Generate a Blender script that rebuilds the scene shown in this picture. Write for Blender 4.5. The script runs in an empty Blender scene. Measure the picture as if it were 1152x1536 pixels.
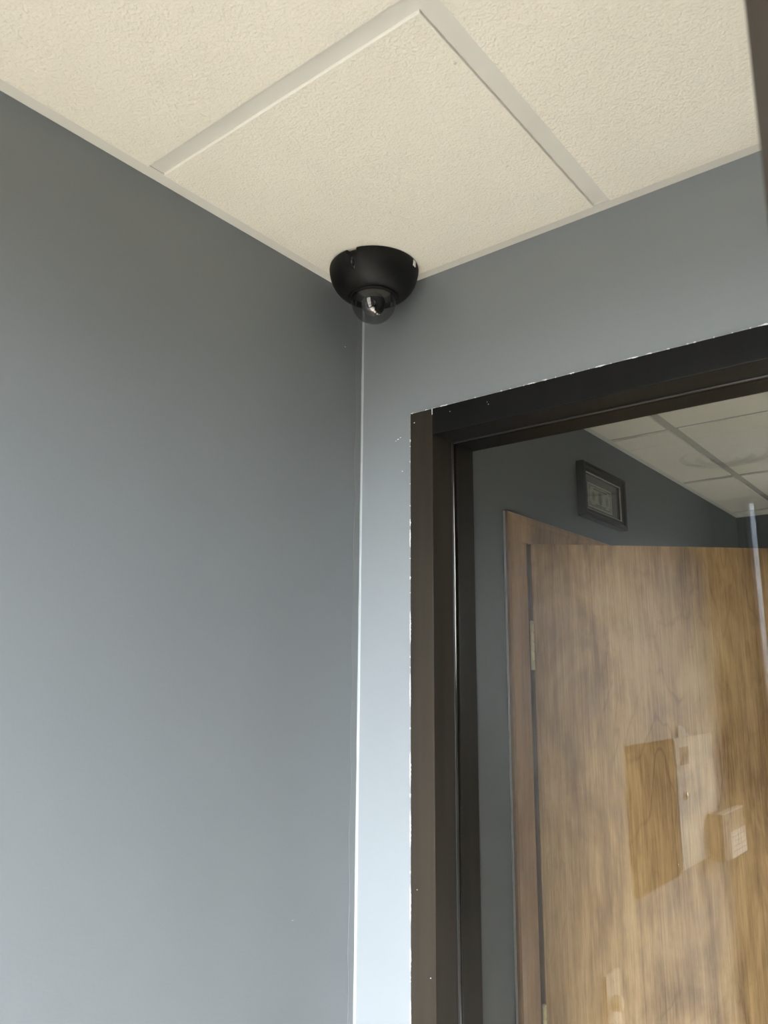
import bpy, bmesh, math, random
from mathutils import Vector, Matrix
random.seed(7)
S = bpy.context.scene
C = S.collection
PI = math.pi

# ------------------------------------------------------------------ camera
def cam_axes(yaw, pitch, roll):
    f = Vector((math.sin(yaw)*math.cos(pitch), math.cos(yaw)*math.cos(pitch), math.sin(pitch)))
    r0 = f.cross(Vector((0, 0, 1))).normalized()
    u = r0.cross(f)
    c, s = math.cos(roll), math.sin(roll)
    return c*r0 + s*u, -s*r0 + c*u, f
CAM_POS = Vector((0.83204, -0.97699, 1.77955))
R_, U_, F_ = cam_axes(-0.674923, 0.210589, 0.006596)
cd = bpy.data.cameras.new('camera')
cam = bpy.data.objects.new('camera', cd)
C.objects.link(cam)
m = Matrix((R_, U_, -F_)).transposed().to_4x4()
m.translation = CAM_POS
cam.matrix_world = m
cd.sensor_fit = 'HORIZONTAL'
cd.sensor_width = 36.0
cd.lens = 36.0*1168.07/1152.0
cd.clip_start = 0.01
cd.dof.use_dof = True
cd.dof.focus_distance = 1.5
cd.dof.aperture_fstop = 13.0
S.camera = cam

# ------------------------------------------------------------------ world, daylight, exposure
SKY = 104.0
GROUND = 6.5
w = bpy.data.worlds.new('daylight'); S.world = w; w.use_nodes = True
nt = w.node_tree; nt.nodes.clear()
def wn(t): return nt.nodes.new(t)
tc = wn('ShaderNodeTexCoord'); sx = wn('ShaderNodeSeparateXYZ')
mr = wn('ShaderNodeMapRange'); mr.inputs[1].default_value = -0.06; mr.inputs[2].default_value = 0.06
mixw = wn('ShaderNodeMix'); mixw.data_type = 'RGBA'
mixw.inputs[6].default_value = (GROUND*1.0, GROUND*0.94, GROUND*0.84, 1)
mixw.inputs[7].default_value = (SKY*0.96, SKY*1.0, SKY*1.05, 1)
bg = wn('ShaderNodeBackground'); ow = wn('ShaderNodeOutputWorld')
nt.links.new(tc.outputs['Generated'], sx.inputs[0]); nt.links.new(sx.outputs[2], mr.inputs[0])
nt.links.new(mr.outputs[0], mixw.inputs[0]); nt.links.new(mixw.outputs[2], bg.inputs[0])
nt.links.new(bg.outputs[0], ow.inputs[0])

YB = -1.90          # inner face of the storefront wall behind the camera
WX0, WX1, WZ0, WZ1 = 0.222, 0.88, 0.12, 2.27      # main pane opening
SX0, SX1 = 0.126, 0.156                          # narrow slit of daylight beside it
def portal(name, x0, x1, z0, z1):
    l = bpy.data.lights.new(name, 'AREA'); l.shape = 'RECTANGLE'
    l.size = x1-x0; l.size_y = z1-z0; l.cycles.is_portal = True
    o = bpy.data.objects.new(name, l); C.objects.link(o)
    o.location = ((x0+x1)/2, YB-0.06, (z0+z1)/2)
    o.rotation_euler = (PI/2, 0, 0)              # emits towards +Y
    return o
p1 = portal('daylight_portal', WX0, WX1, WZ0, WZ1)
p2 = portal('daylight_portal', SX0, SX1, 0.12, 2.42)
NY0, NY1, NZ0, NZ1 = 1.30, 2.22, 0.06, 0.80      # low window added off frame to brighten the ceiling beyond the glass
p3 = portal('daylight_portal', 0, NY1-NY0, NZ0, NZ1)
p3.location = (1.50+0.13, (NY0+NY1)/2, (NZ0+NZ1)/2); p3.rotation_euler = (PI/2, 0, PI/2)

sl = bpy.data.lights.new('sun', 'SUN'); sl.energy = 88.0; sl.angle = math.radians(0.6); sl.color = (1.0, 0.95, 0.87)
sun = bpy.data.objects.new('sun', sl); C.objects.link(sun)
sun.rotation_euler = Vector((0.08, 0.64, -0.765)).to_track_quat('-Z', 'Y').to_euler()

S.view_settings.view_transform = 'Standard'
S.view_settings.look = 'None'
S.view_settings.gamma = 1.0
S.view_settings.use_curve_mapping = False
S.view_settings.exposure = 0.0

# ------------------------------------------------------------------ materials
def new_mat(name):
    mt = bpy.data.materials.new(name); mt.use_nodes = True
    t = mt.node_tree; b = t.nodes['Principled BSDF']
    return mt, t, b
def nd(t, typ, **kw):
    n = t.nodes.new(typ)
    for k, v in kw.items(): setattr(n, k, v)
    return n
def coords(t, scale=(1, 1, 1), rot=(0, 0, 0)):
    a = nd(t, 'ShaderNodeTexCoord'); mp = nd(t, 'ShaderNodeMapping')
    mp.inputs['Scale'].default_value = scale; mp.inputs['Rotation'].default_value = rot
    t.links.new(a.outputs['Object'], mp.inputs[0]); return mp.outputs[0]
def noise(t, co, scale, detail=3, rough=0.5, dist=0.0):
    n = nd(t, 'ShaderNodeTexNoise'); n.inputs['Scale'].default_value = scale
    n.inputs['Detail'].default_value = detail; n.inputs['Roughness'].default_value = rough
    n.inputs['Distortion'].default_value = dist
    t.links.new(co, n.inputs['Vector']); return n.outputs[0]
def ramp(t, fac, stops):
    r = nd(t, 'ShaderNodeValToRGB'); e = r.color_ramp.elements
    while len(e) < len(stops): e.new(0.5)
    for k, (p, c) in enumerate(stops):
        e[k].position = p; e[k].color = tuple(c)+(1,) if len(c) == 3 else c
    t.links.new(fac, r.inputs[0]); return r.outputs[0]
def bump(t, b, h, strength, dist, prev=None):
    n = nd(t, 'ShaderNodeBump'); n.inputs['Strength'].default_value = strength
    n.inputs['Distance'].default_value = dist
    t.links.new(h, n.inputs['Height'])
    if prev is not None: t.links.new(prev, n.inputs['Normal'])
    t.links.new(n.outputs[0], b.inputs['Normal']); return n.outputs[0]
def plain(name, col, rough=0.5, metal=0.0, spec=0.5, nz=0.06, ns=60, bmp=0.0):
    mt, t, b = new_mat(name)
    co = coords(t); f = noise(t, co, ns)
    lo = tuple(max(0, c*(1-nz)) for c in col); hi = tuple(min(1, c*(1+nz)) for c in col)
    t.links.new(ramp(t, f, [(0.3, lo), (0.7, hi)]), b.inputs['Base Color'])
    b.inputs['Roughness'].default_value = rough; b.inputs['Metallic'].default_value = metal
    b.inputs['Specular IOR Level'].default_value = spec
    if bmp: bump(t, b, f, bmp, 0.001)
    return mt
def wall_paint(name, col, rough=0.42, spec=0.4):
    mt, t, b = new_mat(name)
    co = coords(t)
    big = noise(t, co, 2.3, 3)
    lo = tuple(c*0.97 for c in col); hi = tuple(c*1.03 for c in col)
    t.links.new(ramp(t, big, [(0.35, lo), (0.65, hi)]), b.inputs['Base Color'])
    b.inputs['Roughness'].default_value = rough; b.inputs['Specular IOR Level'].default_value = spec
    peel = noise(t, co, 260, 3, 0.55); roll = noise(t, co, 9, 2)
    n1 = bump(t, b, peel, 0.22, 0.0006)
    bump(t, b, roll, 0.12, 0.004, n1)
    return mt
M = {}
M['slate'] = wall_paint('slate_wall_paint', (0.185, 0.200, 0.214), 0.45, 0.40)
M['slate_far'] = wall_paint('dimmed_slate_wall_paint', (0.135, 0.150, 0.158), 0.5, 0.25)  # slate darkened to stand in for the weak light beyond the glass
M['slate_band'] = wall_paint('slate_brushed_band', (0.197, 0.211, 0.220), 0.40, 0.5)
M['floor'] = plain('floor_tile', (0.48, 0.435, 0.37), 0.45, nz=0.1, ns=14)
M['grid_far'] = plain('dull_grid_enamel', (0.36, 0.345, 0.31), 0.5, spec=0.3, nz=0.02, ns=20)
M['tile_edge'] = plain('tile_edge_lit_tone', (0.90, 0.88, 0.82), 0.7, spec=0.2, nz=0.02)  # paler than the tile face: light catching the edges put into the colour
M['grid'] = plain('grid_enamel', (0.575, 0.56, 0.515), 0.45, spec=0.4, nz=0.02, ns=20)
M['bead'] = plain('corner_caulk', (0.33, 0.36, 0.38), 0.4, nz=0.03)
M['chip'] = plain('bare_caulk_chip', (0.72, 0.74, 0.74), 0.6, nz=0.05)
M['chip2'] = plain('frame_caulk', (0.44, 0.46, 0.45), 0.5, nz=0.2, ns=200)
M['dark_gap'] = plain('dark_void', (0.02, 0.02, 0.02), 0.9)
M['alum'] = plain('bronze_storefront', (0.045, 0.038, 0.030), 0.4, nz=0.06)
M['white'] = plain('white_paint', (0.80, 0.79, 0.75), 0.45, nz=0.02)
M['ivory'] = plain('ivory_plastic', (0.86, 0.84, 0.76), 0.4, nz=0.02)
M['paper'] = plain('white_paper', (0.90, 0.90, 0.88), 0.8, nz=0.01)
M['ink'] = plain('grey_ink', (0.28, 0.28, 0.30), 0.8)
M['pewter'] = plain('panel_grey', (0.80, 0.78, 0.72), 0.45, nz=0.03)
M['boxgrey'] = plain('beige_box', (0.15, 0.13, 0.11), 0.45, nz=0.05)
M['chrome'] = plain('nickel', (0.75, 0.73, 0.68), 0.2, 1.0)
M['brass'] = plain('polished_brass', (0.92, 0.80, 0.46), 0.4, 0.6, nz=0.1)

# ceiling tile: cream, pebbled mineral fibre
mt, t, b = new_mat('ceiling_tile_fibre'); M['tile'] = mt
co = coords(t)
f = noise(t, co, 300, 4, 0.62); g = noise(t, co, 6, 3)
v = nd(t, 'ShaderNodeTexVoronoi'); v.inputs['Scale'].default_value = 120; t.links.new(co, v.inputs['Vector'])
c1 = ramp(t, g, [(0.3, (0.735, 0.700, 0.612)), (0.7, (0.765, 0.728, 0.640))])
pit = noise(t, co, 75, 2, 0.5)
pm = ramp(t, pit, [(0.20, (0.78, 0.76, 0.72)), (0.25, (1, 1, 1))])
mx = nd(t, 'ShaderNodeMix'); mx.data_type = 'RGBA'; mx.blend_type = 'MULTIPLY'; mx.inputs[0].default_value = 1
t.links.new(c1, mx.inputs[6]); t.links.new(pm, mx.inputs[7]); t.links.new(mx.outputs[2], b.inputs['Base Color'])
b.inputs['Roughness'].default_value = 0.75; b.inputs['Specular IOR Level'].default_value = 0.25
n1 = bump(t, b, f, 0.85, 0.0024)
bump(t, b, v.outputs['Distance'], 0.25, 0.0016, n1)

# frame enamel, dark brown on the jamb and toned darker on the head
def enamel(name, col, rough):
    mt, t, b = new_mat(name)
    co = coords(t, (14, 14, 1.2)); f = noise(t, co, 3, 4)
    lo = tuple(c*0.85 for c in col); hi = tuple(c*1.15 for c in col)
    t.links.new(ramp(t, f, [(0.3, lo), (0.7, hi)]), b.inputs['Base Color'])
    b.inputs['Roughness'].default_value = rough; b.inputs['Specular IOR Level'].default_value = 0.10
    f2 = noise(t, coords(t), 34, 2); bump(t, b, f2, 0.12, 0.001)
    return mt
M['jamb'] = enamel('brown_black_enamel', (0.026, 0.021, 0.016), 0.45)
M['head'] = enamel('darker_frame_enamel', (0.0062, 0.0062, 0.0062), 0.40)
M['gasket'] = plain('black_gasket', (0.012, 0.012, 0.012), 0.3)

# wood veneer
def wood(name, dark, mid, light, contrast=1.0):
    mt, t, b = new_mat(name)
    co = coords(t)
    def vm(op, a, c): 
        n = nd(t, 'ShaderNodeVectorMath', operation=op); t.links.new(a, n.inputs[0])
        if isinstance(c, tuple): n.inputs[1].default_value = c
        else: t.links.new(c, n.inputs[1])
        return n.outputs[0]
    def fm(op, a, c, d=None):
        n = nd(t, 'ShaderNodeMath', operation=op)
        for k, v_ in enumerate((a, c, d)):
            if v_ is None: continue
            if isinstance(v_, (int, float)): n.inputs[k].default_value = v_
            else: t.links.new(v_, n.inputs[k])
        return n.outputs[0]
    # growth-ring contours of a smooth stretched field give thin cathedral lines
    fld = noise(t, coords(t, (4.2, 4.2, 1.05)), 1.0, 4, 0.52, 0.35)
    wob = noise(t, coords(t, (22, 22, 9)), 1.0, 3, 0.6)
    fsum = fm('MULTIPLY_ADD', wob, 0.035, fld)
    ring = fm('PINGPONG', fm('MULTIPLY', fsum, 17.0), 0.5)
    line = nd(t, 'ShaderNodeMapRange'); line.interpolation_type = 'SMOOTHSTEP'
    t.links.new(ring, line.inputs[0]); line.inputs[1].default_value = 0.0; line.inputs[2].default_value = 0.11
    fade = nd(t, 'ShaderNodeMapRange'); t.links.new(noise(t, coords(t, (3, 3, 2)), 1.7, 3), fade.inputs[0])
    fade.inputs[1].default_value = 0.42; fade.inputs[2].default_value = 0.62
    lf_ = fm('MULTIPLY', fm('SUBTRACT', 1.0, line.outputs[0]), fade.outputs[0])
    fib = noise(t, coords(t, (190, 190, 7)), 1.6, 5, 0.65)
    streak = noise(t, coords(t, (38, 38, 1.6)), 1.0, 4, 0.6)
    cl = noise(t, coords(t, (5, 5, 2.2)), 1.3, 5, 0.6, 0.5)
    d = fm('MULTIPLY_ADD', fib, 0.30, fm('MULTIPLY_ADD', streak, 0.34, fm('MULTIPLY', cl, 0.62)))
    d = fm('MULTIPLY_ADD', lf_, -0.11*contrast, d)
    t.links.new(ramp(t, d, [(0.50, dark), (0.64, mid), (0.78, light)]), b.inputs['Base Color'])
    b.inputs['Roughness'].default_value = 0.40
    bump(t, b, fib, 0.08, 0.0006)
    return mt
M['veneer'] = wood('birch_veneer', (0.185, 0.102, 0.042), (0.395, 0.238, 0.108), (0.58, 0.385, 0.195), 0.5)
M['casing'] = wood('casing_wood', (0.28, 0.15, 0.062), (0.40, 0.23, 0.10), (0.52, 0.32, 0.15), 0.2)
M['framewood'] = plain('dark_walnut', (0.011, 0.008, 0.006), 0.5, spec=0.2, nz=0.2, ns=30)
M['board'] = plain('matt_dark_board', (0.03, 0.022, 0.015), 0.9, spec=0.05)
M['silver'] = plain('silver_lip', (0.45, 0.42, 0.35), 0.35, 0.6)
M['mat'] = plain('charcoal_mat', (0.035, 0.033, 0.030), 0.7)

# window glass: mirror reflection by angle over clear transmission (both faces of the pane in one)
def glass(name, tint, boost=1.0):
    mt = bpy.data.materials.new(name); mt.use_nodes = True; t = mt.node_tree; t.nodes.clear()
    ge = nd(t, 'ShaderNodeNewGeometry'); dot = nd(t, 'ShaderNodeVectorMath', operation='DOT_PRODUCT')
    t.links.new(ge.outputs['Incoming'], dot.inputs[0]); t.links.new(ge.outputs['Normal'], dot.inputs[1])
    ab = nd(t, 'ShaderNodeMath', operation='ABSOLUTE'); t.links.new(dot.outputs['Value'], ab.inputs[0])
    om = nd(t, 'ShaderNodeMath', operation='SUBTRACT'); om.inputs[0].default_value = 1; t.links.new(ab.outputs[0], om.inputs[1])
    pw = nd(t, 'ShaderNodeMath', operation='POWER'); t.links.new(om.outputs[0], pw.inputs[0]); pw.inputs[1].default_value = 5
    ma = nd(t, 'ShaderNodeMath', operation='MULTIPLY_ADD'); t.links.new(pw.outputs[0], ma.inputs[0])
    ma.inputs[1].default_value = 0.9; ma.inputs[2].default_value = 0.045*boost; ma.use_clamp = True
    tr = nd(t, 'ShaderNodeBsdfTransparent'); tr.inputs[0].default_value = tint+(1,)
    gl = nd(t, 'ShaderNodeBsdfGlossy'); gl.inputs['Roughness'].default_value = 0.0
    gl.inputs['Color'].default_value = (1, 1, 1, 1)
    mi = nd(t, 'ShaderNodeMixShader'); o = nd(t, 'ShaderNodeOutputMaterial')
    t.links.new(ma.outputs[0], mi.inputs[0]); t.links.new(tr.outputs[0], mi.inputs[1]); t.links.new(gl.outputs[0], mi.inputs[2])
    t.links.new(mi.outputs[0], o.inputs[0]); return mt
M['glass'] = glass('clear_pane', (0.84, 0.85, 0.84), 0.90)
M['clear'] = glass('daylight_pane', (0.93, 0.94, 0.94))
M['obscured'] = glass('smoked_obscure_pane', (0.16, 0.17, 0.18))
M['dome'] = glass('clear_dome', (0.62, 0.62, 0.62), 1.5)
M['pglass'] = glass('picture_glass', (0.97, 0.97, 0.97))

# camera housing
mt, t, b = new_mat('black_housing'); M['housing'] = mt
co = coords(t); f = noise(t, co, 700, 2)
t.links.new(ramp(t, f, [(0.3, (0.0022, 0.0022, 0.0021)), (0.7, (0.0035, 0.0035, 0.0033))]), b.inputs['Base Color'])
b.inputs['Roughness'].default_value = 0.52; b.inputs['Specular IOR Level'].default_value = 0.25; bump(t, b, f, 0.15, 0.0004)
M['lens'] = plain('lens_black', (0.004, 0.004, 0.005), 0.06)
M['liner'] = plain('dome_liner', (0.018, 0.018, 0.019), 0.65, spec=0.3)

# ------------------------------------------------------------------ geometry helpers
def link(name, bm, mat, parent=None, smooth=False, matrix=None):
    me = bpy.data.meshes.new(name)
    bmesh.ops.recalc_face_normals(bm, faces=bm.faces[:])
    bm.to_mesh(me); bm.free()
    if smooth:
        for p in me.polygons: p.use_smooth = True
    for mm in (mat if isinstance(mat, (list, tuple)) else [mat]): me.materials.append(mm)
    o = bpy.data.objects.new(name, me); C.objects.link(o)
    if matrix is not None: o.matrix_world = matrix
    if parent is not None:
        o.parent = parent
        o.matrix_parent_inverse = Matrix.Identity(4)
    return o
def box(bm, x0, x1, y0, y1, z0, z1, bev=0.0, mi=0):
    vs = [bm.verts.new((x, y, z)) for z in (z0, z1) for y in (y0, y1) for x in (x0, x1)]
    fs = []
    for q in ((0, 2, 3, 1), (4, 5, 7, 6), (0, 1, 5, 4), (2, 6, 7, 3), (0, 4, 6, 2), (1, 3, 7, 5)):
        fc = bm.faces.new([vs[i] for i in q]); fc.material_index = mi; fs.append(fc)
    if bev:
        es = list({e for fc in fs for e in fc.edges})
        bmesh.ops.bevel(bm, geom=es, offset=bev, segments=2, affect='EDGES', profile=0.7)
    return bm
def B(*a, **k):
    bm = bmesh.new(); box(bm, *a, **k); return bm
def lathe(bm, prof, seg=48, axis='Z', center=(0, 0, 0), mi=0, sm=True):
    rings = []
    cx, cy, cz = center
    def pt(r, h, a):
        c, s = r*math.cos(a), r*math.sin(a)
        if axis == 'Z': return (cx+c, cy+s, cz+h)
        if axis == 'X': return (cx+h, cy+c, cz+s)
        return (cx+c, cy+h, cz+s)
    for r, h in prof:
        if r < 1e-6: rings.append([bm.verts.new(pt(0, h, 0))])
        else: rings.append([bm.verts.new(pt(r, h, 2*PI*i/seg)) for i in range(seg)])
    for a, b2 in zip(rings, rings[1:]):
        for i in range(seg):
            j = (i+1) % seg
            if len(a) == 1 and len(b2) == 1: continue
            if len(a) == 1: fc = bm.faces.new((a[0], b2[i], b2[j]))
            elif len(b2) == 1: fc = bm.faces.new((a[i], a[j], b2[0]))
            else: fc = bm.faces.new((a[i], a[j], b2[j], b2[i]))
            fc.material_index = mi; fc.smooth = sm
    return bm
def L(prof, **k):
    bm = bmesh.new(); lathe(bm, prof, **k); return bm
def empty(name, loc=(0, 0, 0), rz=0):
    o = bpy.data.objects.new(name, None); C.objects.link(o)
    o.location = loc; o.rotation_euler = (0, 0, rz); o.empty_display_size = 0.05
    return o
def tag(o, label=None, cat=None, group=None, kind=None):
    if label: o['label'] = label
    if cat: o['category'] = cat
    if group: o['group'] = group
    if kind: o['kind'] = kind
    return o
def struct(o, label, cat): return tag(o, label, cat, kind='structure')
def child(name, bm, mat, root, label=None, smooth=False):
    o = link(name, bm, mat, root, smooth)
    if label: o['label'] = label
    return o
def to_local(bm, root):
    bm.transform(Matrix.Translation(-Vector(root.location))); return bm

H = 2.44
XR = 1.50            # right side of both rooms
YF = 2.394           # far wall of the room beyond the glass
YW = 0.113           # thickness of the partition with the window
# frame outline on the partition
FX0, FX1, FZ1, FZ0, FW = 0.1066, 1.32, 2.2034, 0.0, 0.0439

# ------------------------------------------------------------------ room shell
struct(link('floor', B(-1.3, XR+0.9, YB-0.12, YF+0.12, -0.1, 0.0), M['floor']), 'beige floor running through both rooms', 'floor')

# left wall runs through both rooms; doorway at Y .575..1.395 below z 2.085
DY0, DY1, DZ = 0.560, 1.410, 2.088
bm = bmesh.new()
box(bm, -0.12, 0, YB-0.12, 0.0, 0, H+0.25)
wl = struct(link('wall_left', bm, M['slate']), 'slate blue-grey wall along the left of the small room', 'wall')
bm = bmesh.new()
box(bm, -0.12, 0, 0.0, DY0, 0, H+0.25)
box(bm, -0.12, 0, DY1, YF+0.12, 0, H+0.25)
box(bm, -0.12, 0, DY0, DY1, DZ, H+0.25)
struct(link('wall_beyond', bm, M['slate_far']), 'slate wall beyond the glass, toned down for its low light, around the wooden door', 'wall')
# brushed cut-in band beside the corner
bm = bmesh.new()
n = 60; pv = []
for i in range(n+1):
    z = H*i/n; wd = 0.016+0.0022*math.sin(i*1.7)+random.uniform(-0.0012, 0.0012)
    pv.append((bm.verts.new((0.0002, -wd, z)), bm.verts.new((0.0002, 0, z)), bm.verts.new((-0.002, -wd, z))))
for i in range(n):
    bm.faces.new((pv[i][0], pv[i][1], pv[i+1][1], pv[i+1][0]))
    bm.faces.new((pv[i][2], pv[i][0], pv[i+1][0], pv[i+1][2]))
child('paint_band', bm, M['slate_band'], wl, 'slightly lighter brushed paint edge beside the corner')

bm = bmesh.new()
box(bm, 0, FX0+0.012, 0, YW, 0, H+0.25)
box(bm, FX0+0.012, FX1-0.012, 0, YW, FZ1-0.012, H+0.25)
box(bm, FX1-0.012, XR, 0, YW, 0, H+0.25)
wf = struct(link('wall_front', bm, M['slate']), 'slate blue-grey partition around the dark window frame', 'wall')
# raised paint/caulk line in the corner
bm = bmesh.new(); n = 80; pv = []
for i in range(n+1):
    z = (H-0.0)*i/n; a = 0.0030+random.uniform(-0.0004, 0.0004)
    pv.append([bm.verts.new(c) for c in ((0.0, -a, z), (a*0.45, -a*0.45, z), (a, 0.0, z))])
for i in range(n):
    for k in (0, 1): bm.faces.new((pv[i][k], pv[i][k+1], pv[i+1][k+1], pv[i+1][k]))
child('corner_bead', bm, M['bead'], wf, 'thin pale caulk line in the corner')

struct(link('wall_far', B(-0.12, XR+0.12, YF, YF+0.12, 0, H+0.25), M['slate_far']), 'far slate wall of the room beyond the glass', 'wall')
bm = bmesh.new()
RY0, RY1 = -1.33, -0.37          # doorway in the right side wall, off frame
box(bm, XR, XR+0.12, YB-0.12, RY0, 0, H+0.25); box(bm, XR, XR+0.12, RY1, NY0-0.03, 0, H+0.25); box(bm, XR, XR+0.12, NY1+0.03, YF+0.12, 0, H+0.25)
box(bm, XR, XR+0.12, NY0-0.03, NY1+0.03, 0, NZ0-0.03); box(bm, XR, XR+0.12, NY0-0.03, NY1+0.03, NZ1+0.03, H+0.25)
box(bm, XR, XR+0.12, RY0, RY1, 2.16, H+0.25)
struct(link('wall_right', bm, M['slate']), 'slate wall on the right side, out of view', 'wall')
bm = bmesh.new()
box(bm, 0, SX0-0.012, YB-0.12, YB, 0, H+0.25)
box(bm, SX0-0.012, SX1+0.012, YB-0.12, YB, 0, 0.10); box(bm, SX0-0.012, SX1+0.012, YB-0.12, YB, 2.437, H+0.25)
box(bm, SX1+0.012, WX0-0.015, YB-0.12, YB, 0, H+0.25)
box(bm, WX0-0.015, WX1+0.03, YB-0.12, YB, 0, WZ0-0.03)
box(bm, WX0-0.015, WX1+0.03, YB-0.12, YB, WZ1+0.03, H+0.25)
box(bm, WX1+0.03, XR, YB-0.12, YB, 0, H+0.25)
struct(link('wall_back', bm, M['slate']), 'slate wall behind the camera with the daylight window', 'wall')
# dark passage behind the wooden door and the side doorway
bm = bmesh.new(); box(bm, -1.22, -1.1, 0.3, 2.0, 0, H+0.25); box(bm, -1.1, -0.12, 0.2, 0.3, 0, H+0.25); box(bm, -1.1, -0.12, 2.0, 2.1, 0, H+0.25)
struct(link('wall_closet', bm, M['slate']), 'walls of the unlit space behind the wooden door', 'wall')
bm = bmesh.new(); box(bm, XR+0.75, XR+0.85, -1.8, 0.1, 0, H+0.25); box(bm, XR+0.12, XR+0.75, -1.8, -1.7, 0, H+0.25); box(bm, XR+0.12, XR+0.75, 0.0, 0.1, 0, H+0.25)
struct(link('wall_hall', bm, M['slate']), 'walls of the passage right of the small room', 'wall')

struct(link('ground_light_blocker', B(XR+0.16, 6.0, 0.5, 5.0, -0.25, -0.05), plain('blocker_dark', (0.022, 0.022, 0.022), 0.9, spec=0.1)), 'unseen dark slab added outside the low side window to block ground light', 'ground_light_blocker')  # added slab, keeps upward ground light out of the room beyond the glass

# ------------------------------------------------------------------ ceiling: deck, tees, wall angles, tiles
ceil = struct(link('ceiling', B(-1.25, XR+0.85, YB-0.12, YF+0.12, H+0.25, H+0.30), M['white']), 'suspended ceiling of cream pebbled tiles in a pale grid', 'ceiling')
TW = 0.0238; TR = 0.0200; TT = 0.0012
def grid_room(x_t, y_t, x0, x1, y0, y1, drop, gmat='grid'):
    for x in x_t:
        bm = B(x-TW/2, x+TW/2, y0+0.001, y1-0.001, H, H+TT); box(bm, x-0.001, x+0.001, y0+0.001, y1-0.001, H+TT, H+0.035)
        child('grid_tee', bm, M[gmat], ceil)
    xs = [x0]+list(x_t)+[x1]; ys = [y0]+list(y_t)+[y1]
    for y in y_t:
        for a, c in zip(xs, xs[1:]):
            a2 = a+(TW/2 if a != x0 else 0.001); c2 = c-(TW/2 if c != x1 else 0.001)
            bm = B(a2, c2, y-TW/2, y+TW/2, H+0.0001, H+TT); box(bm, a2, c2, y-0.001, y+0.001, H+TT, H+0.035)
            child('grid_tee', bm, M[gmat], ceil)
    # wall angles
    an = []
    for nm, q in (('left', (x0, x0+TR, y0, y1)), ('right', (x1-TR, x1, y0, y1))):
        bm = B(q[0], q[1], q[2]+0.0005, q[3]-0.0005, H-0.0014, H); an.append(bm)
        if nm == 'left': box(bm, x0, x0+0.0012, y0, y1, H, H+0.02)
        else: box(bm, x1-0.0012, x1, y0, y1, H, H+0.02)
    for q in ((x0+TR, x1-TR, y0, y0+TR, 0), (x0+TR, x1-TR, y1-TR, y1, 1)):
        bm = B(q[0], q[1], q[2], q[3], H-0.0014, H); an.append(bm)
        if q[4]: box(bm, q[0], q[1], y1-0.0012, y1, H, H+0.02)
        else: box(bm, q[0], q[1], y0, y0+0.0012, H, H+0.02)
    # tiles, tegular: the face hangs below the tees; each a little out of true
    for i in range(len(xs)-1):
        for j in range(len(ys)-1):
            a = xs[i]+(TW/2+0.0003 if i else TR+0.0004); c = xs[i+1]-(TW/2+0.0003 if i < len(xs)-2 else TR+0.0004)
            e = ys[j]+(TW/2+0.0003 if j else TR+0.0004); f2 = ys[j+1]-(TW/2+0.0003 if j < len(ys)-2 else TR+0.0004)
            bm = bmesh.new()
            d = drop
            box(bm, a, c, e, f2, H-d, H+0.012, bev=0.0012)
            bm.verts.ensure_lookup_table()
            # rounded-off, slightly irregular edge and a small random tilt
            t1, t2 = random.uniform(-0.0012, 0.0012), random.uniform(-0.0012, 0.0012)
            for vv in bm.verts:
                u = (vv.co.x-a)/(c-a)-0.5; w2 = (vv.co.y-e)/(f2-e)-0.5
                vv.co.z += t1*u+t2*w2
            bm.normal_update()
            for fc in bm.faces:
                if abs(fc.normal.z) < 0.5: fc.material_index = 1
            child('ceiling_tile', bm, [M['tile'], M['tile_edge']], ceil)
    return an
angles = grid_room((0.4558, 1.0654), (-1.671, -1.0615, -0.4519), 0, XR, YB, 0.0, 0.0042)
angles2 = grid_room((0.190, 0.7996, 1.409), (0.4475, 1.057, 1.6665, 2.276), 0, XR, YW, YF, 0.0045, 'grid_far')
names = ['trim_1', 'trim_2', 'trim_3', 'trim_4', 'trim_5', 'trim_6', 'trim_7', 'trim_8']
labs = ['pale wall angle under the ceiling along the left wall', 'pale wall angle along the right side wall', 'pale wall angle above the daylight window wall',
        'pale wall angle above the partition with the dark frame', 'pale wall angle along the left wall beyond the glass', 'pale wall angle along the right wall beyond the glass',
        'pale wall angle on the far side of the partition', 'pale wall angle along the far wall beyond the glass']
for bm, nm, lb in zip(angles+angles2, names, labs): struct(link(nm, bm, M['grid']), lb, 'ceiling trim')

# ------------------------------------------------------------------ window_1: hollow-metal frame with fixed glass
w1 = struct(empty('window_1', (FX0, 0, 0)), 'tall interior window in a chipped dark metal frame', 'window')
def wl1(bm): return to_local(bm, w1)
def frame_member(x0, x1, z0, z1, bev=0.0015):
    return B(x0, x1, -0.0035, YW+0.0035, z0, z1, bev=bev)
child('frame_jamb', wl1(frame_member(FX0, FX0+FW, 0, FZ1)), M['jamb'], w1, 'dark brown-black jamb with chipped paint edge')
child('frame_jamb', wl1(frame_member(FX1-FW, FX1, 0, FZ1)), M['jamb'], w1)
child('frame_head', wl1(frame_member(FX0+FW+0.0003, FX1-FW-0.0003, FZ1-FW, FZ1)), M['head'], w1, 'dark head of the window frame')
child('frame_sill', wl1(frame_member(FX0+FW+0.0003, FX1-FW-0.0003, 0, 0.10)), M['head'], w1)
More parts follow.
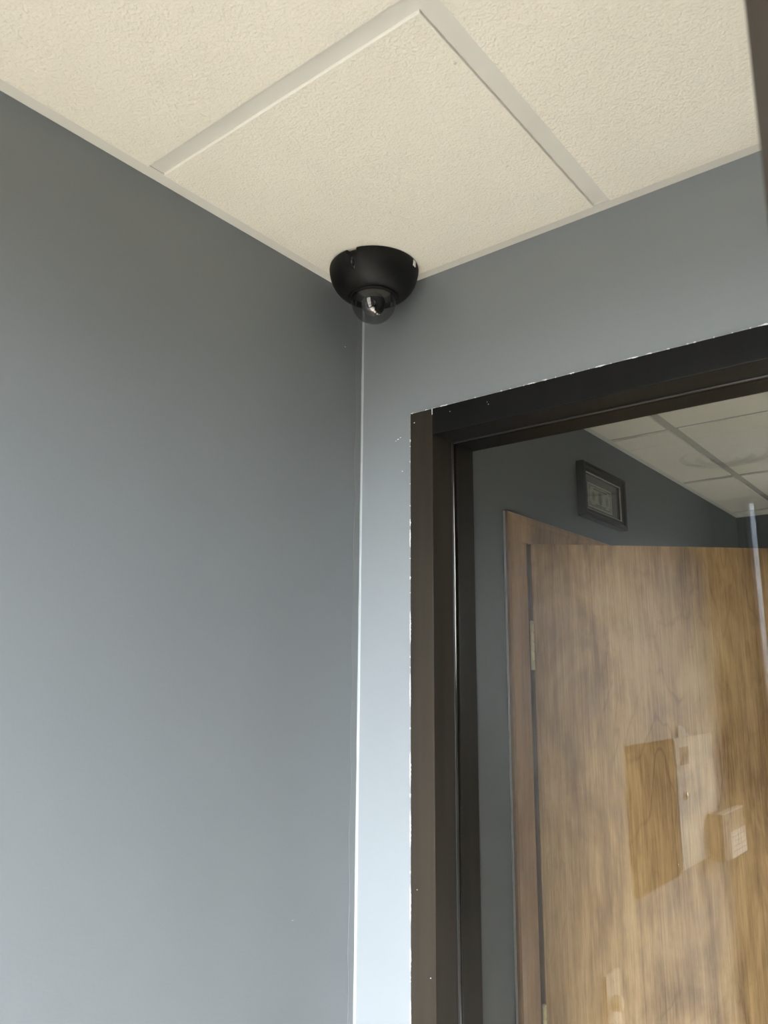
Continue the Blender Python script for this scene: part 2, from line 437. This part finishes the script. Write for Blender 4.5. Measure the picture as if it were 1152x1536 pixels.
# glazing beads: small angle on both sides of the pane
gy = 0.058
ix0, ix1, iz0, iz1 = FX0+FW, FX1-FW, 0.10, FZ1-FW
for side in (1,):
    y0, y1 = (gy-0.0085, gy-0.0035)
    child('glazing_bead', wl1(B(ix0, ix0+0.0022, y0, y1, iz0, iz1, bev=0.0006)), M['gasket'], w1)
    child('glazing_bead', wl1(B(ix1-0.003, ix1, y0, y1, iz0, iz1, bev=0.0006)), M['gasket'], w1)
    child('glazing_bead', wl1(B(ix0+0.003, ix1-0.003, y0, y1, iz1-0.0022, iz1, bev=0.0006)), M['gasket'], w1)
child('pane', wl1(B(ix0, ix1, gy, gy+0.0002, iz0, iz1)), M['glass'], w1, 'clear glass with faint reflections')
# wavy silicone line down the jamb where the glass sits
def tube(bm, pts, r, seg=6):
    rings = []
    for k, p in enumerate(pts):
        d = (Vector(pts[min(k+1, len(pts)-1)])-Vector(pts[max(k-1, 0)])).normalized()
        a = d.orthogonal().normalized(); c = d.cross(a)
        rings.append([bm.verts.new(Vector(p)+r*(math.cos(2*PI*i/seg)*a+math.sin(2*PI*i/seg)*c)) for i in range(seg)])
    for a, c in zip(rings, rings[1:]):
        for i in range(seg): 
            fc = bm.faces.new((a[i], a[(i+1) % seg], c[(i+1) % seg], c[i])); fc.smooth = True
    return bm
zs = [iz1-0.004-(iz1-iz0-0.01)*i/120 for i in range(121)]
bm = bmesh.new()
tube(bm, [(ix0+0.0016+0.0007*math.sin(z*7.3)+0.0004*math.sin(z*17), gy-0.0045+0.0010*math.sin(z*5.1+1), z) for z in zs], 0.00085)
child('sealant_line', wl1(bm), plain('grey_sealant', (0.40, 0.40, 0.38), 0.25), w1, 'thin wavy grey sealant line')
bm = bmesh.new()
tube(bm, [(x, gy-0.0045, iz1-0.0015) for x in [ix0+0.003+(ix1-ix0-0.006)*i/40 for i in range(41)]], 0.0005)
child('sealant_line', wl1(bm), plain('dark_sealant', (0.04, 0.035, 0.03), 0.4), w1)
# ragged caulk and paint line around the outer edge of the frame: grey bead plus bare white chips
def ragged(along, n, chips):
    bm = bmesh.new(); prev = None
    for i in range(n+1):
        s = i/n; wd = 0.0011+random.uniform(0, 0.0009)
        cur = along(s, wd)
        cur = [bm.verts.new(c) for c in cur]
        if prev: bm.faces.new((prev[0], prev[1], cur[1], cur[0])); bm.faces.new((prev[1], prev[2], cur[2], cur[1]))
        prev = cur
    return bm
side_f = lambda s, wd: ((FX0-wd, -0.0002, 0.02+s*(FZ1-0.02)), (FX0-0.0002, -0.0030, 0.02+s*(FZ1-0.02)), (FX0+0.0006, -0.0037, 0.02+s*(FZ1-0.02)))
top_f = lambda s, wd: ((FX0+s*(FX1-FX0), -0.0002, FZ1+wd), (FX0+s*(FX1-FX0), -0.0030, FZ1+0.0002), (FX0+s*(FX1-FX0), -0.0037, FZ1-0.0006))
child('caulk_line', wl1(ragged(side_f, 300, 0)), M['chip2'], w1, 'pale ragged caulk along the left edge of the frame')
child('caulk_line', wl1(ragged(top_f, 260, 0)), M['chip2'], w1, 'pale ragged caulk along the top edge of the frame')
def chips(spots, fn):
    bm = bmesh.new()
    for s0, ln in spots:
        k = max(5, int(ln/0.0016)); pts_o, pts_i = [], []
        for i in range(k+1):
            q = s0+ln*i/k; e = math.sin(PI*i/k)**0.5
            a = -random.uniform(0.0002, 0.0011)*e; c = random.uniform(0.0002, 0.0017)*e+0.0001
            pts_o.append(bm.verts.new(fn(q, a))); pts_i.append(bm.verts.new(fn(q, c)))
        for i in range(k):
            bm.faces.new((pts_o[i], pts_i[i], pts_i[i+1], pts_o[i+1]))
    return bm
sp_side = []
z = 0.9
while z < FZ1-0.01:
    ln = random.choice((0.0015, 0.002, 0.003, 0.006, 0.012, 0.03, 0.05)); sp_side.append((z, ln)); z += ln+random.uniform(0.003, 0.035)
fs_ = lambda q, a: (FX0+a, -0.0040, min(q, FZ1+0.001))
child('bare_chips', wl1(chips(sp_side, fs_)), M['chip'], w1, 'small white chips of bare caulk down the jamb edge')['kind'] = 'stuff'
sp_top = [(FX0+0.001, 0.006), (FX0+0.030, 0.006)]
x = 0.165
while x < FX1-0.02:
    ln = random.choice((0.002, 0.003, 0.004, 0.009, 0.016)); sp_top.append((x, ln)); x += ln+random.uniform(0.002, 0.022 if x > 0.3 else 0.05)
ft_ = lambda q, a: (q, -0.0040, FZ1-a)
child('bare_chips', wl1(chips(sp_top, ft_)), M['chip'], w1, 'small white chips of bare caulk along the head edge')['kind'] = 'stuff'
# white nick at the mitre between jamb and head, specks on the paint
bm = bmesh.new()
box(bm, FX0+FW-0.0007, FX0+FW+0.0006, -0.0042, -0.0036, FZ1-0.0105, FZ1-0.0005)
for (sx_, sz_, r) in ((FX0+0.0085, FZ1-0.017, 0.0013), (FX0+0.078, FZ1-0.0125, 0.0008), (FX0+0.148, FZ1-0.016, 0.0010), (FX0+0.146, FZ1-0.012, 0.0006), (FX0+0.035, FZ1-0.83, 0.0007), (FX0+0.012, FZ1-0.72, 0.0006)):
    box(bm, sx_-r*0.6, sx_+r*0.6, -0.0040, -0.0036, sz_-r*0.6, sz_+r*0.6)
child('paint_nicks', wl1(bm), M['chip'], w1, 'white nicks in the dark paint')['kind'] = 'stuff'

# nicks in the wall paint
bm = bmesh.new()
for x, z, r in ((0.079, 2.166, 0.0014), (0.084, 2.168, 0.001), (0.0745, 2.164, 0.0008), (0.088, 2.110, 0.0009)):
    box(bm, x-r, x+r, -0.0004, 0.0002, z-r*0.5, z+r*0.5)
child('paint_nicks', bm, M['chip'], wf)['kind'] = 'stuff'
bm = bmesh.new()
for y, z, r in ((-0.047, 2.335, 0.0012), (-0.135, 1.45, 0.0006), (-0.11, 1.27, 0.0006)):
    box(bm, -0.0002, 0.0004, y-r, y+r, z-r*0.4, z+r*0.4)
child('paint_nicks', bm, M['chip'], wl)['kind'] = 'stuff'

# ------------------------------------------------------------------ security dome camera on the corner tile
CX, CY = 0.0895, -0.0795
ZT = H-0.0040
dome = tag(empty('dome_camera', (CX, CY, ZT)), 'black security dome camera mounted on the ceiling tile in the corner', 'security camera')
prof = [(0.0, 0.0), (0.0700, 0.0), (0.0722, -0.0012), (0.0728, -0.0045), (0.0724, -0.010), (0.0708, -0.018), (0.0680, -0.026),
        (0.0640, -0.0335), (0.0590, -0.040), (0.0530, -0.0455), (0.0475, -0.0490), (0.0425, -0.0512), (0.0390, -0.0512), (0.0378, -0.0490), (0.0372, -0.042)]
bm = L([(r, h) for r, h in prof], seg=144)
for vv in bm.verts:       # small notch in the rim
    da = abs(math.degrees(math.atan2(vv.co.y, vv.co.x))+80)
    if da < 5.5 and vv.co.z > -0.008 and vv.co.xy.length > 0.05:
        vv.co.x *= 0.955; vv.co.y *= 0.955
        if vv.co.z > -0.006: vv.co.z -= 0.0022
hs = child('housing', bm, M['housing'], dome, smooth=True)
# liner bowl inside the neck
child('liner', L([(0.0371, -0.044), (0.034, -0.046), (0.0, -0.044)], seg=48), M['liner'], dome, smooth=True)
DR, DZc = 0.0362, -0.0590
pr = [(DR, -0.047), (DR, -0.054)]+[(DR*math.cos(a), DZc-DR*math.sin(a)) for a in [PI/2*i/14 for i in range(14)]]+[(0.0, DZc-DR)]
child('clear_dome', L(pr, seg=64), M['dome'], dome, 'clear plastic bubble over the lens', smooth=True)
# eyeball with lens inside
view = Vector((0.30, -0.75, -0.50)).normalized()
qd = Vector((0, 0, 1)).rotation_difference(view).to_matrix().to_4x4()
T0 = Matrix.Translation((0, 0, DZc-0.004))
bm = L([(0, -0.016), (0.012, -0.015), (0.0175, -0.009), (0.0190, 0.0), (0.0178, 0.008), (0.0130, 0.0135), (0.0110, 0.0140), (0.0102, 0.0165), (0.0088, 0.0170), (0.0082, 0.0140), (0.0, 0.0135)], seg=40)
bm.transform(T0 @ qd); ball = child('lens_module', bm, M['liner'], dome, 'dark swivelling lens module', smooth=True)
bm = L([(0.0080, 0.0140), (0.0065, 0.0160), (0.0035, 0.0172), (0, 0.0175)], seg=32); bm.transform(T0 @ qd)
child('lens', bm, M['lens'], ball, 'glossy glass lens', smooth=True)
bm = bmesh.new()
bm.free()
for q0, q1 in ((-0.030, -0.0275), (0.0275, 0.030)):
    bm = B(q0, q1, -0.008, 0.008, -0.004, 0.014)
    bm.transform(Matrix.Translation((0, 0, DZc)) @ Matrix.Rotation(PI*0.22, 4, 'Z'))
    child('gimbal_arm', bm, M['liner'], dome)
# recessed oval screw hole, side notch, label, seam ring
def surf(az, hz):
    for (r0, h0), (r1, h1) in zip(prof[1:], prof[2:]):
        if h1 <= hz <= h0 or h0 <= hz <= h1:
            k = (hz-h0)/(h1-h0) if abs(h1-h0) > 1e-9 else 0
            r = r0+(r1-r0)*k; nrm = Vector((-(h1-h0), r1-r0)); break
    nn = Vector((-(h1-h0), (r1-r0))); nn.normalize()
    return Vector((r*math.cos(az), r*math.sin(az), hz)), Vector((nn.x*math.cos(az), nn.x*math.sin(az), nn.y))
def patch(az, hz, prof2, mat, name, stretch=1.0, label=None):
    p, nrm = surf(az, hz)
    if nrm.dot(Vector((p.x, p.y, 0))) < 0: nrm = -nrm
    up = Vector((0, 0, 1)); yv = (up-nrm*up.dot(nrm)).normalized(); xv = yv.cross(nrm)
    mm = Matrix((xv, yv*1.0, nrm)).transposed().to_4x4(); mm.translation = p
    bm = L(prof2, seg=24); bm.transform(Matrix.Diagonal((1, stretch, 1, 1))); bm.transform(mm)
    return child(name, bm, mat, dome, label, smooth=True)
AZ = math.radians(-79)
patch(AZ, -0.0235, [(0, 0.0001), (0.0026, 0.0002), (0.0034, 0.0005), (0.0042, 0.0004), (0.0046, -0.0008)], M['lens'], 'screw_hole', 2.0, 'oval recessed screw hole')
bm = bmesh.new(); box(bm, -0.004, 0.004, -0.0008, 0.0008, -0.0130, -0.0035)
azl = math.radians(12)
bm.transform(Matrix.Translation((0.0723*math.cos(azl), 0.0723*math.sin(azl), 0)) @ Matrix.Rotation(azl-PI/2, 4, 'Z'))
child('rim_label', bm, M['white'], dome, 'small white sticker edge on the rim')
child('neck_ring', L([(0.0388, -0.0509), (0.0396, -0.0524), (0.0382, -0.0534), (0.0363, -0.0524)], seg=64), M['housing'], dome, smooth=True)

# ------------------------------------------------------------------ door_1: wooden door ajar beyond the glass, with casing
d1 = struct(empty('door_1', (0, 0.573, 0)), 'brown wooden door standing ajar in a wooden casing beyond the glass', 'door')
def ld1(bm): return to_local(bm, d1)
def casing_bm(horizontal=False):
    return None
# casing profile (thickness out of the wall vs. distance from outer edge)
prof_c = [(0.0, 0.0), (0.0, 0.010), (0.004, 0.0135), (0.016, 0.0150), (0.019, 0.0125), (0.055, 0.0110), (0.060, 0.008), (0.060, 0.0)]
cz1 = 2.137; cy0 = 0.478
def extrude_profile(path):    # path: function (d, h) -> two end points
    bm = bmesh.new(); A = []; Bv = []
    for d_, h_ in prof_c:
        a, c = path(d_, h_); A.append(bm.verts.new(a)); Bv.append(bm.verts.new(c))
    k = len(A)
    for i in range(k): bm.faces.new((A[i], A[(i+1) % k], Bv[(i+1) % k], Bv[i]))
    bm.faces.new(A); bm.faces.new(Bv[::-1]); return bm
cy1 = 1.492
child('door_casing', ld1(extrude_profile(lambda d, h: ((h, cy0+d, 0.0), (h, cy0+d, cz1-d)))), M['casing'], d1, 'left upright of the stained casing')
child('door_casing', ld1(extrude_profile(lambda d, h: ((h, cy0+d, cz1-d), (h, cy1-d, cz1-d)))), M['casing'], d1, 'head of the stained casing')
child('door_casing', ld1(extrude_profile(lambda d, h: ((h, cy1-d, 0.0), (h, cy1-d, cz1-d)))), M['casing'], d1)
child('caulk_line', ld1(B(0, 0.004, cy0-0.0022, cy0, 0.0, cz1+0.001)), M['chip'], d1, 'pale caulk line beside the casing')
# jambs lining the opening
bm = bmesh.new(); box(bm, -0.12, 0.006, DY0-0.018, DY0+0.006, 0, DZ-0.001)
child('door_jamb', ld1(bm), M['casing'], d1)
child('door_jamb', ld1(B(-0.12, 0.006, DY1-0.006, DY1+0.018, 0, DZ-0.001)), M['casing'], d1)
child('door_jamb', ld1(B(-0.12, 0.006, DY0+0.0061, DY1-0.0061, DZ-0.008, DZ)), M['casing'], d1)
# leaf
hx, hy = 0.010, 0.5735
ang = math.radians(47.4)      # bearing from +Y towards +X
lf_m = Matrix.Translation((hx, hy-0.573, 0)) @ Matrix.Rotation(PI/2-ang, 4, 'Z')
bm = B(0.0025, 0.8125, -0.044, 0.0, 0.008, 2.0773, bev=0.0012)
bm.transform(Matrix.Translation((0, 0.044, 0)))
lf = child('door_leaf', bm, M['veneer'], d1, 'flush birch-veneered door leaf with wavy grain')
lf.matrix_parent_inverse = Matrix.Identity(4); lf.matrix_local = lf_m
for zt in (1.901, 1.143, 0.36):
    bm = bmesh.new()
    for k in range(5):
        zz = zt-0.1016+k*0.02032
        lathe(bm, [(0, 0), (0.0034, 0), (0.0042, 0.0008), (0.0042, 0.0180), (0.0034, 0.0188), (0, 0.0188)], seg=16, center=(0.0, 0.0, zz))
    lathe(bm, [(0, 0), (0.0044, 0), (0.0044, 0.002), (0.0018, 0.0045), (0, 0.005)], seg=16, center=(0, 0, zt))
    lathe(bm, [(0, 0), (0.0026, 0), (0.0026, 0.1), (0, 0.1)], seg=10, center=(0, 0, zt-0.1010)); box(bm, -0.0012, 0.0012, 0.0, 0.012, zt-0.1016, zt)
    hg = child('hinge', bm, M['brass'], lf, 'brass butt hinge')
    hg.location = (-0.0015, -0.0035, 0)
bm = bmesh.new()
lathe(bm, [(0, 0), (0.032, 0), (0.033, -0.004), (0.028, -0.008), (0.012, -0.010), (0.011, -0.035), (0.020, -0.042), (0.026, -0.052), (0.026, -0.062), (0.018, -0.070), (0, -0.072)], seg=32, axis='Y', center=(0.745, 0.0, 0.96))
child('door_knob', bm, M['brass'], lf, smooth=True)

# ------------------------------------------------------------------ framed banknote beyond the glass
PY0, PY1, PZ0, PZ1 = 0.857, 1.135, 2.190, 2.336
pic = tag(empty('picture_frame', (0, PY0, PZ0)), 'small dark picture frame with a green banknote, hung above the wooden door', 'picture frame')
Wd, Ht = PY1-PY0, PZ1-PZ0
fp = [(0, 0.001), (0, 0.0205), (0.003, 0.0235), (0.011, 0.0225), (0.015, 0.0175), (0.021, 0.0185), (0.0245, 0.0160), (0.0245, 0.006), (0.0245, 0.001)]
bm = bmesh.new(); loops = []
for d_, h_ in fp:
    loops.append([bm.verts.new((h_, y, z)) for y, z in ((d_, d_), (Wd-d_, d_), (Wd-d_, Ht-d_), (d_, Ht-d_))])
for a, c in zip(loops, loops[1:]):
    for i in range(4): bm.faces.new((a[i], a[(i+1) % 4], c[(i+1) % 4], c[i]))
child('moulding', bm, M['framewood'], pic)
def ring_rect(y0, y1, z0, z1, w_, x0, x1):
    bm = bmesh.new()
    box(bm, x0, x1, y0, y1, z0, z0+w_); box(bm, x0, x1, y0, y1, z1-w_, z1)
    box(bm, x0, x1, y0, y0+w_, z0+w_, z1-w_); box(bm, x0, x1, y1-w_, y1, z0+w_, z1-w_); return bm
child('inner_lip', ring_rect(0.0235, Wd-0.0235, 0.0235, Ht-0.0235, 0.0016, 0.0120, 0.0168), M['silver'], pic, 'thin silver inner lip')
child('mat_board', B(0.002, 0.005, 0.02, Wd-0.02, 0.02, Ht-0.02), M['mat'], pic)
# banknote: generic engraved note, all strokes as thin flat print
BY0, BZ0, BW, BH = 0.058, 0.036, 0.156, 0.066
paperm = plain('note_paper', (0.46, 0.47, 0.36), 0.7, nz=0.06, ns=90)
inkm = plain('note_ink', (0.085, 0.105, 0.075), 0.7, nz=0.2, ns=200)
midm = plain('note_tint', (0.25, 0.27, 0.20), 0.7, nz=0.25, ns=260)
note = child('banknote', B(0.005, 0.0054, BY0, BY0+BW, BZ0, BZ0+BH), paperm, pic, 'pale green paper banknote')
bm = ring_rect(BY0+0.006, BY0+BW-0.006, BZ0+0.005, BZ0+BH-0.005, 0.0028, 0.00542, 0.00552)
def oval(bm, cy, cz, ry, rz, x, n=28):
    vs = [bm.verts.new((x, cy+ry*math.cos(2*PI*i/n), cz+rz*math.sin(2*PI*i/n))) for i in range(n)]; bm.faces.new(vs)
cyc, czc = BY0+BW/2, BZ0+BH/2
box(bm, 0.00542, 0.00552, cyc-0.044, cyc+0.044, BZ0+BH-0.0150, BZ0+BH-0.0105)
box(bm, 0.00542, 0.00552, cyc-0.034, cyc+0.034, BZ0+0.0095, BZ0+0.0130)
child('engraving', bm, inkm, note)
bm = bmesh.new()
oval(bm, cyc, czc, 0.0155, 0.0205, 0.00556)
oval(bm, cyc-0.044, czc-0.001, 0.0105, 0.0130, 0.00556); oval(bm, cyc+0.044, czc-0.001, 0.0105, 0.0130, 0.00556)
for sy in (-1, 1):
    for sz in (-1, 1): box(bm, 0.00542, 0.00556, cyc+sy*0.064-0.006, cyc+sy*0.064+0.006, czc+sz*0.0215-0.005, czc+sz*0.0215+0.005)
child('engraving', bm, midm, note)
bm = bmesh.new()
oval(bm, cyc, czc-0.006, 0.0085, 0.0095, 0.0057); oval(bm, cyc, czc+0.006, 0.0055, 0.0075, 0.0057)
child('engraving', bm, inkm, note)
def text(body, size, y, z, x, mat, parent, face='+X', off=0.0):
    cu = bpy.data.curves.new('lettering', 'FONT'); cu.body = body; cu.size = size; cu.align_x = 'CENTER'; cu.align_y = 'CENTER'; cu.extrude = 0.00005
    tmp = bpy.data.objects.new('tmp', cu)
    me = bpy.data.meshes.new_from_object(tmp); bpy.data.objects.remove(tmp); bpy.data.curves.remove(cu)
    me.materials.clear(); me.materials.append(mat)
    o = bpy.data.objects.new('numeral', me); C.objects.link(o)
    o.parent = parent; o.location = (x, y, z)
    o.rotation_euler = (PI/2, 0, PI/2)      # reads left to right seen from +X
    return o
for sy in (-1, 1): text('1', 0.017, cyc+sy*0.044, czc-0.001, 0.0058, inkm, note)
for sy in (-1, 1):
    for sz in (-1, 1): text('1', 0.009, cyc+sy*0.064, czc+sz*0.0215, 0.0058, paperm, note)
child('picture_glass', B(0.0105, 0.0107, 0.022, Wd-0.022, 0.022, Ht-0.022), M['pglass'], pic)

# ------------------------------------------------------------------ things on the left wall beside the camera, seen only mirrored in the glass
def mir(y): return 2*gy-y
# breaker panel
py1, py0 = mir(1.415), mir(1.785)
pn = tag(empty('breaker_panel', (0, py0, 1.246)), 'pale grey metal panel door with a round latch, mirrored in the glass', 'electrical panel')
W_, H_ = py1-py0, 0.365
child('panel_body', B(0.0, 0.012, 0.0, W_, 0.0, H_, bev=0.002), M['pewter'], pn)
child('panel_door', B(0.012, 0.016, 0.006, W_-0.006, 0.006, H_-0.006, bev=0.001), M['pewter'], pn)
child('latch_recess', B(0.016, 0.0166, W_-0.120, W_-0.036, H_-0.078, H_-0.027), M['alum'], pn, 'dark rectangular recess')
child('latch', L([(0, 0.016), (0.012, 0.016), (0.0125, 0.022), (0.010, 0.026), (0, 0.027)], seg=24, axis='X', center=(0, W_-0.058, H_-0.165)), M['chrome'], pn, 'small shiny round latch', smooth=True)
bm = bmesh.new()
v1 = [(0.004, W_-0.072, H_), (0.004, W_-0.174, H_), (0.004, W_-0.074, H_+0.037), (0.004, W_-0.12, H_+0.028)]
a = [bm.verts.new(c) for c in (v1[0], v1[1], v1[3], v1[2])]; c = [bm.verts.new((0.005, q[1], q[2])) for q in (v1[0], v1[1], v1[3], v1[2])]
bm.faces.new(a); bm.faces.new(c[::-1])
for i in range(4): bm.faces.new((a[i], a[(i+1) % 4], c[(i+1) % 4], c[i]))
sc = link('paper_scrap', bm, M['paper']); sc.location = (0, py0, 1.246)
tag(sc, 'torn pale paper corner sticking up above the grey panel', 'paper')
db = tag(empty('wall_board', (0, mir(1.412), 1.238)), 'dark brown flat board on the wall next to the pale metal panel door, mirrored in the glass', 'wall board')
child('board', B(0, 0.010, 0, 1.412-1.09, 0, 0.372, bev=0.002), M['board'], db)
for zz in (0.03, 0.34):
    child('screw', L([(0, 0.010), (0.0045, 0.010), (0.0035, 0.0125), (0, 0.013)], seg=16, axis='X', center=(0, 0.02, zz)), M['chrome'], db, smooth=True)
# small box over its corner, with a note
by0, by1, bz0, bz1 = mir(1.895), mir(1.665), 1.236, 1.372
bx = tag(empty('wall_box', (0.017, by0, bz0)), 'brownish control box on the wall over the panel corner, mirrored in the glass', 'control box')
child('box_body', B(0.0, 0.045, 0.0, by1-by0, 0.0, bz1-bz0, bev=0.004), M['boxgrey'], bx)
child('box_lip', B(0.030, 0.048, 0.006, by1-by0-0.006, bz1-bz0+0.0005, bz1-bz0+0.006, bev=0.001), M['ivory'], bx)
ny0, ny1 = mir(1.905), mir(1.74)
nt_ = tag(empty('paper_note', (0.0625, ny0, 1.236)), 'bright white note with grey lines taped on the control box, mirrored in the glass', 'note')
child('sheet', B(0, 0.0006, 0, ny1-ny0, 0, 0.078), M['paper'], nt_)
bm = bmesh.new()
for k in range(4):
    y = 0.012
    while y < ny1-ny0-0.03:
        l_ = random.uniform(0.012, 0.03); box(bm, 0.0006, 0.0008, y, y+l_, 0.016+k*0.0145, 0.0195+k*0.0145); y += l_+0.004
child('writing', bm, M['ink'], nt_)['kind'] = 'stuff'
# dimmer switch
sy1, sy0 = mir(0.8805), mir(0.9595)
sw = tag(empty('dimmer_switch', (0, sy0, 0.992)), 'ivory wall plate with a round dimmer knob, mirrored low in the glass', 'light switch')
child('plate', B(0, 0.0065, 0, sy1-sy0, 0, 0.122, bev=0.0022), M['ivory'], sw)
child('knob', L([(0, 0.0065), (0.0175, 0.0065), (0.0165, 0.022), (0.015, 0.024), (0, 0.024)], seg=32, axis='X', center=(0, (sy1-sy0)/2, 0.058)), M['ivory'], sw, smooth=True)
for zz in (0.018, 0.102):
    child('screw', L([(0, 0.0065), (0.0032, 0.0065), (0.0026, 0.0082), (0, 0.0086)], seg=16, axis='X', center=(0, (sy1-sy0)/2, zz)), M['chrome'], sw, smooth=True)

# round air diffuser on the small room's ceiling, mirrored as rings over the far ceiling
dfx, dfy = 0.235, mir(1.375)
df = tag(empty('round_diffuser', (dfx, dfy, H-0.0045)), 'round white ceiling diffuser with nested rings, mirrored in the glass', 'air vent')
for k, (r0, r1, h0, h1) in enumerate(((0.165, 0.128, 0.0, -0.012), (0.112, 0.084, -0.004, -0.018), (0.070, 0.044, -0.006, -0.022), (0.032, 0.0, -0.012, -0.026))):
    if r1 > 0: prf = [(r0, h0), (r0-0.004, h0-0.003), (r1, h1), (r1-0.002, h1+0.002), (r0-0.008, h0)]
    else: prf = [(r0, h0), (r0*0.7, h0-0.010), (0, h1)]
    child('ring', L(prf, seg=64), M['white'], df, smooth=True)
child('throat', L([(0, -0.0005), (0.150, -0.0005), (0.150, 0.0)], seg=48), M['dark_gap'], df)

# ------------------------------------------------------------------ window_2 / window_3: the daylight glazing behind the camera
def storefront(name, x0, x1, z0, z1, label, fw=0.03, mull=(), gm='clear'):
    w_ = struct(empty(name, (x0, YB-0.08, 0)), label, 'window')
    y0, y1 = 0.015, 0.075
    wdt = x1-x0
    child('stile', B(-min(fw, 0.02), 0, y0, y1, z0-fw, z1+fw, bev=0.001), M['alum'], w_); child('stile', B(wdt, wdt+fw, y0, y1, z0-fw, z1+fw, bev=0.001), M['alum'], w_)
    child('rail', B(0, wdt, y0, y1, z1, z1+fw, bev=0.001), M['alum'], w_); child('rail', B(0, wdt, y0, y1, z0-fw, z0, bev=0.001), M['alum'], w_)
    for mz in mull: child('rail', B(0, wdt, y0, y1, mz-0.022, mz+0.022, bev=0.001), M['alum'], w_)
    child('pane', B(0, wdt, 0.044, 0.0442, z0, z1), M[gm], w_)
    return w_
storefront('window_2', WX0, WX1, WZ0, WZ1, 'broad daylight window behind the camera', mull=(0.95,))
storefront('window_3', SX0, SX1, 0.115, 2.425, 'narrow slit of daylight glazing behind the camera', fw=0.011, gm='obscured')

w4 = struct(empty('added_window', (XR+0.02, NY0, 0)), 'unseen low side window added to light the room beyond the glass', 'window')  # made-up window, its daylight bounces off the floor onto the far ceiling
for q in ((-0.03, 0, NZ0-0.03, NZ1+0.03), (NY1-NY0, NY1-NY0+0.03, NZ0-0.03, NZ1+0.03)): child('stile', B(0, 0.06, q[0], q[1], q[2], q[3], bev=0.001), M['alum'], w4)
for q in ((NZ0-0.03, NZ0), (NZ1, NZ1+0.03)): child('rail', B(0, 0.06, 0, NY1-NY0, q[0], q[1], bev=0.001), M['alum'], w4)
child('pane', B(0.03, 0.0302, 0, NY1-NY0, NZ0, NZ1), M['clear'], w4)

# ------------------------------------------------------------------ door_2: dark door standing open at the right of the camera
ex, ey = 0.7895, -0.636
hx2, hy2 = 1.447, -1.255
dirv = Vector((hx2-ex, hy2-ey, 0)); ln = dirv.length; a2 = math.atan2(dirv.y, dirv.x)
d2 = struct(empty('door_2', (ex, ey, 0), a2), 'dark brown door edge at the right of the view, close to the camera', 'door')
child('door_leaf', B(0.0, ln, -0.0225, 0.0225, 0.008, 2.134, bev=0.002), M['jamb'], d2, 'dark brown painted leaf')
bm = bmesh.new()
lathe(bm, [(0, 0), (0.030, 0), (0.031, 0.004), (0.012, 0.008), (0.011, 0.034), (0.025, 0.045), (0.026, 0.058), (0, 0.068)], seg=28, axis='Y', center=(0.07, 0.0225, 0.96))
child('door_knob', bm, M['chrome'], d2, smooth=True)
for zt in (1.90, 1.10, 0.30):
    child('hinge', L([(0, 0), (0.0056, 0), (0.0056, 0.10), (0, 0.10)], seg=14, center=(ln+0.004, 0.026, zt-0.1)), M['brass'], d2, smooth=True)

# baseboards
def base(name, q, lab): struct(link(name, B(*q, 0, 0.10, bev=0.002), M['alum']), lab, 'baseboard')
base('baseboard_left', (0, 0.010, YB+0.001, -0.001), 'dark base along the left wall')
base('baseboard_beyond', (0, 0.010, YW+0.001, cy0-0.003), 'dark base along the left wall beyond the glass')
base('baseboard_far', (0.0, XR-0.001, YF-0.010, YF), 'dark base along the far wall')
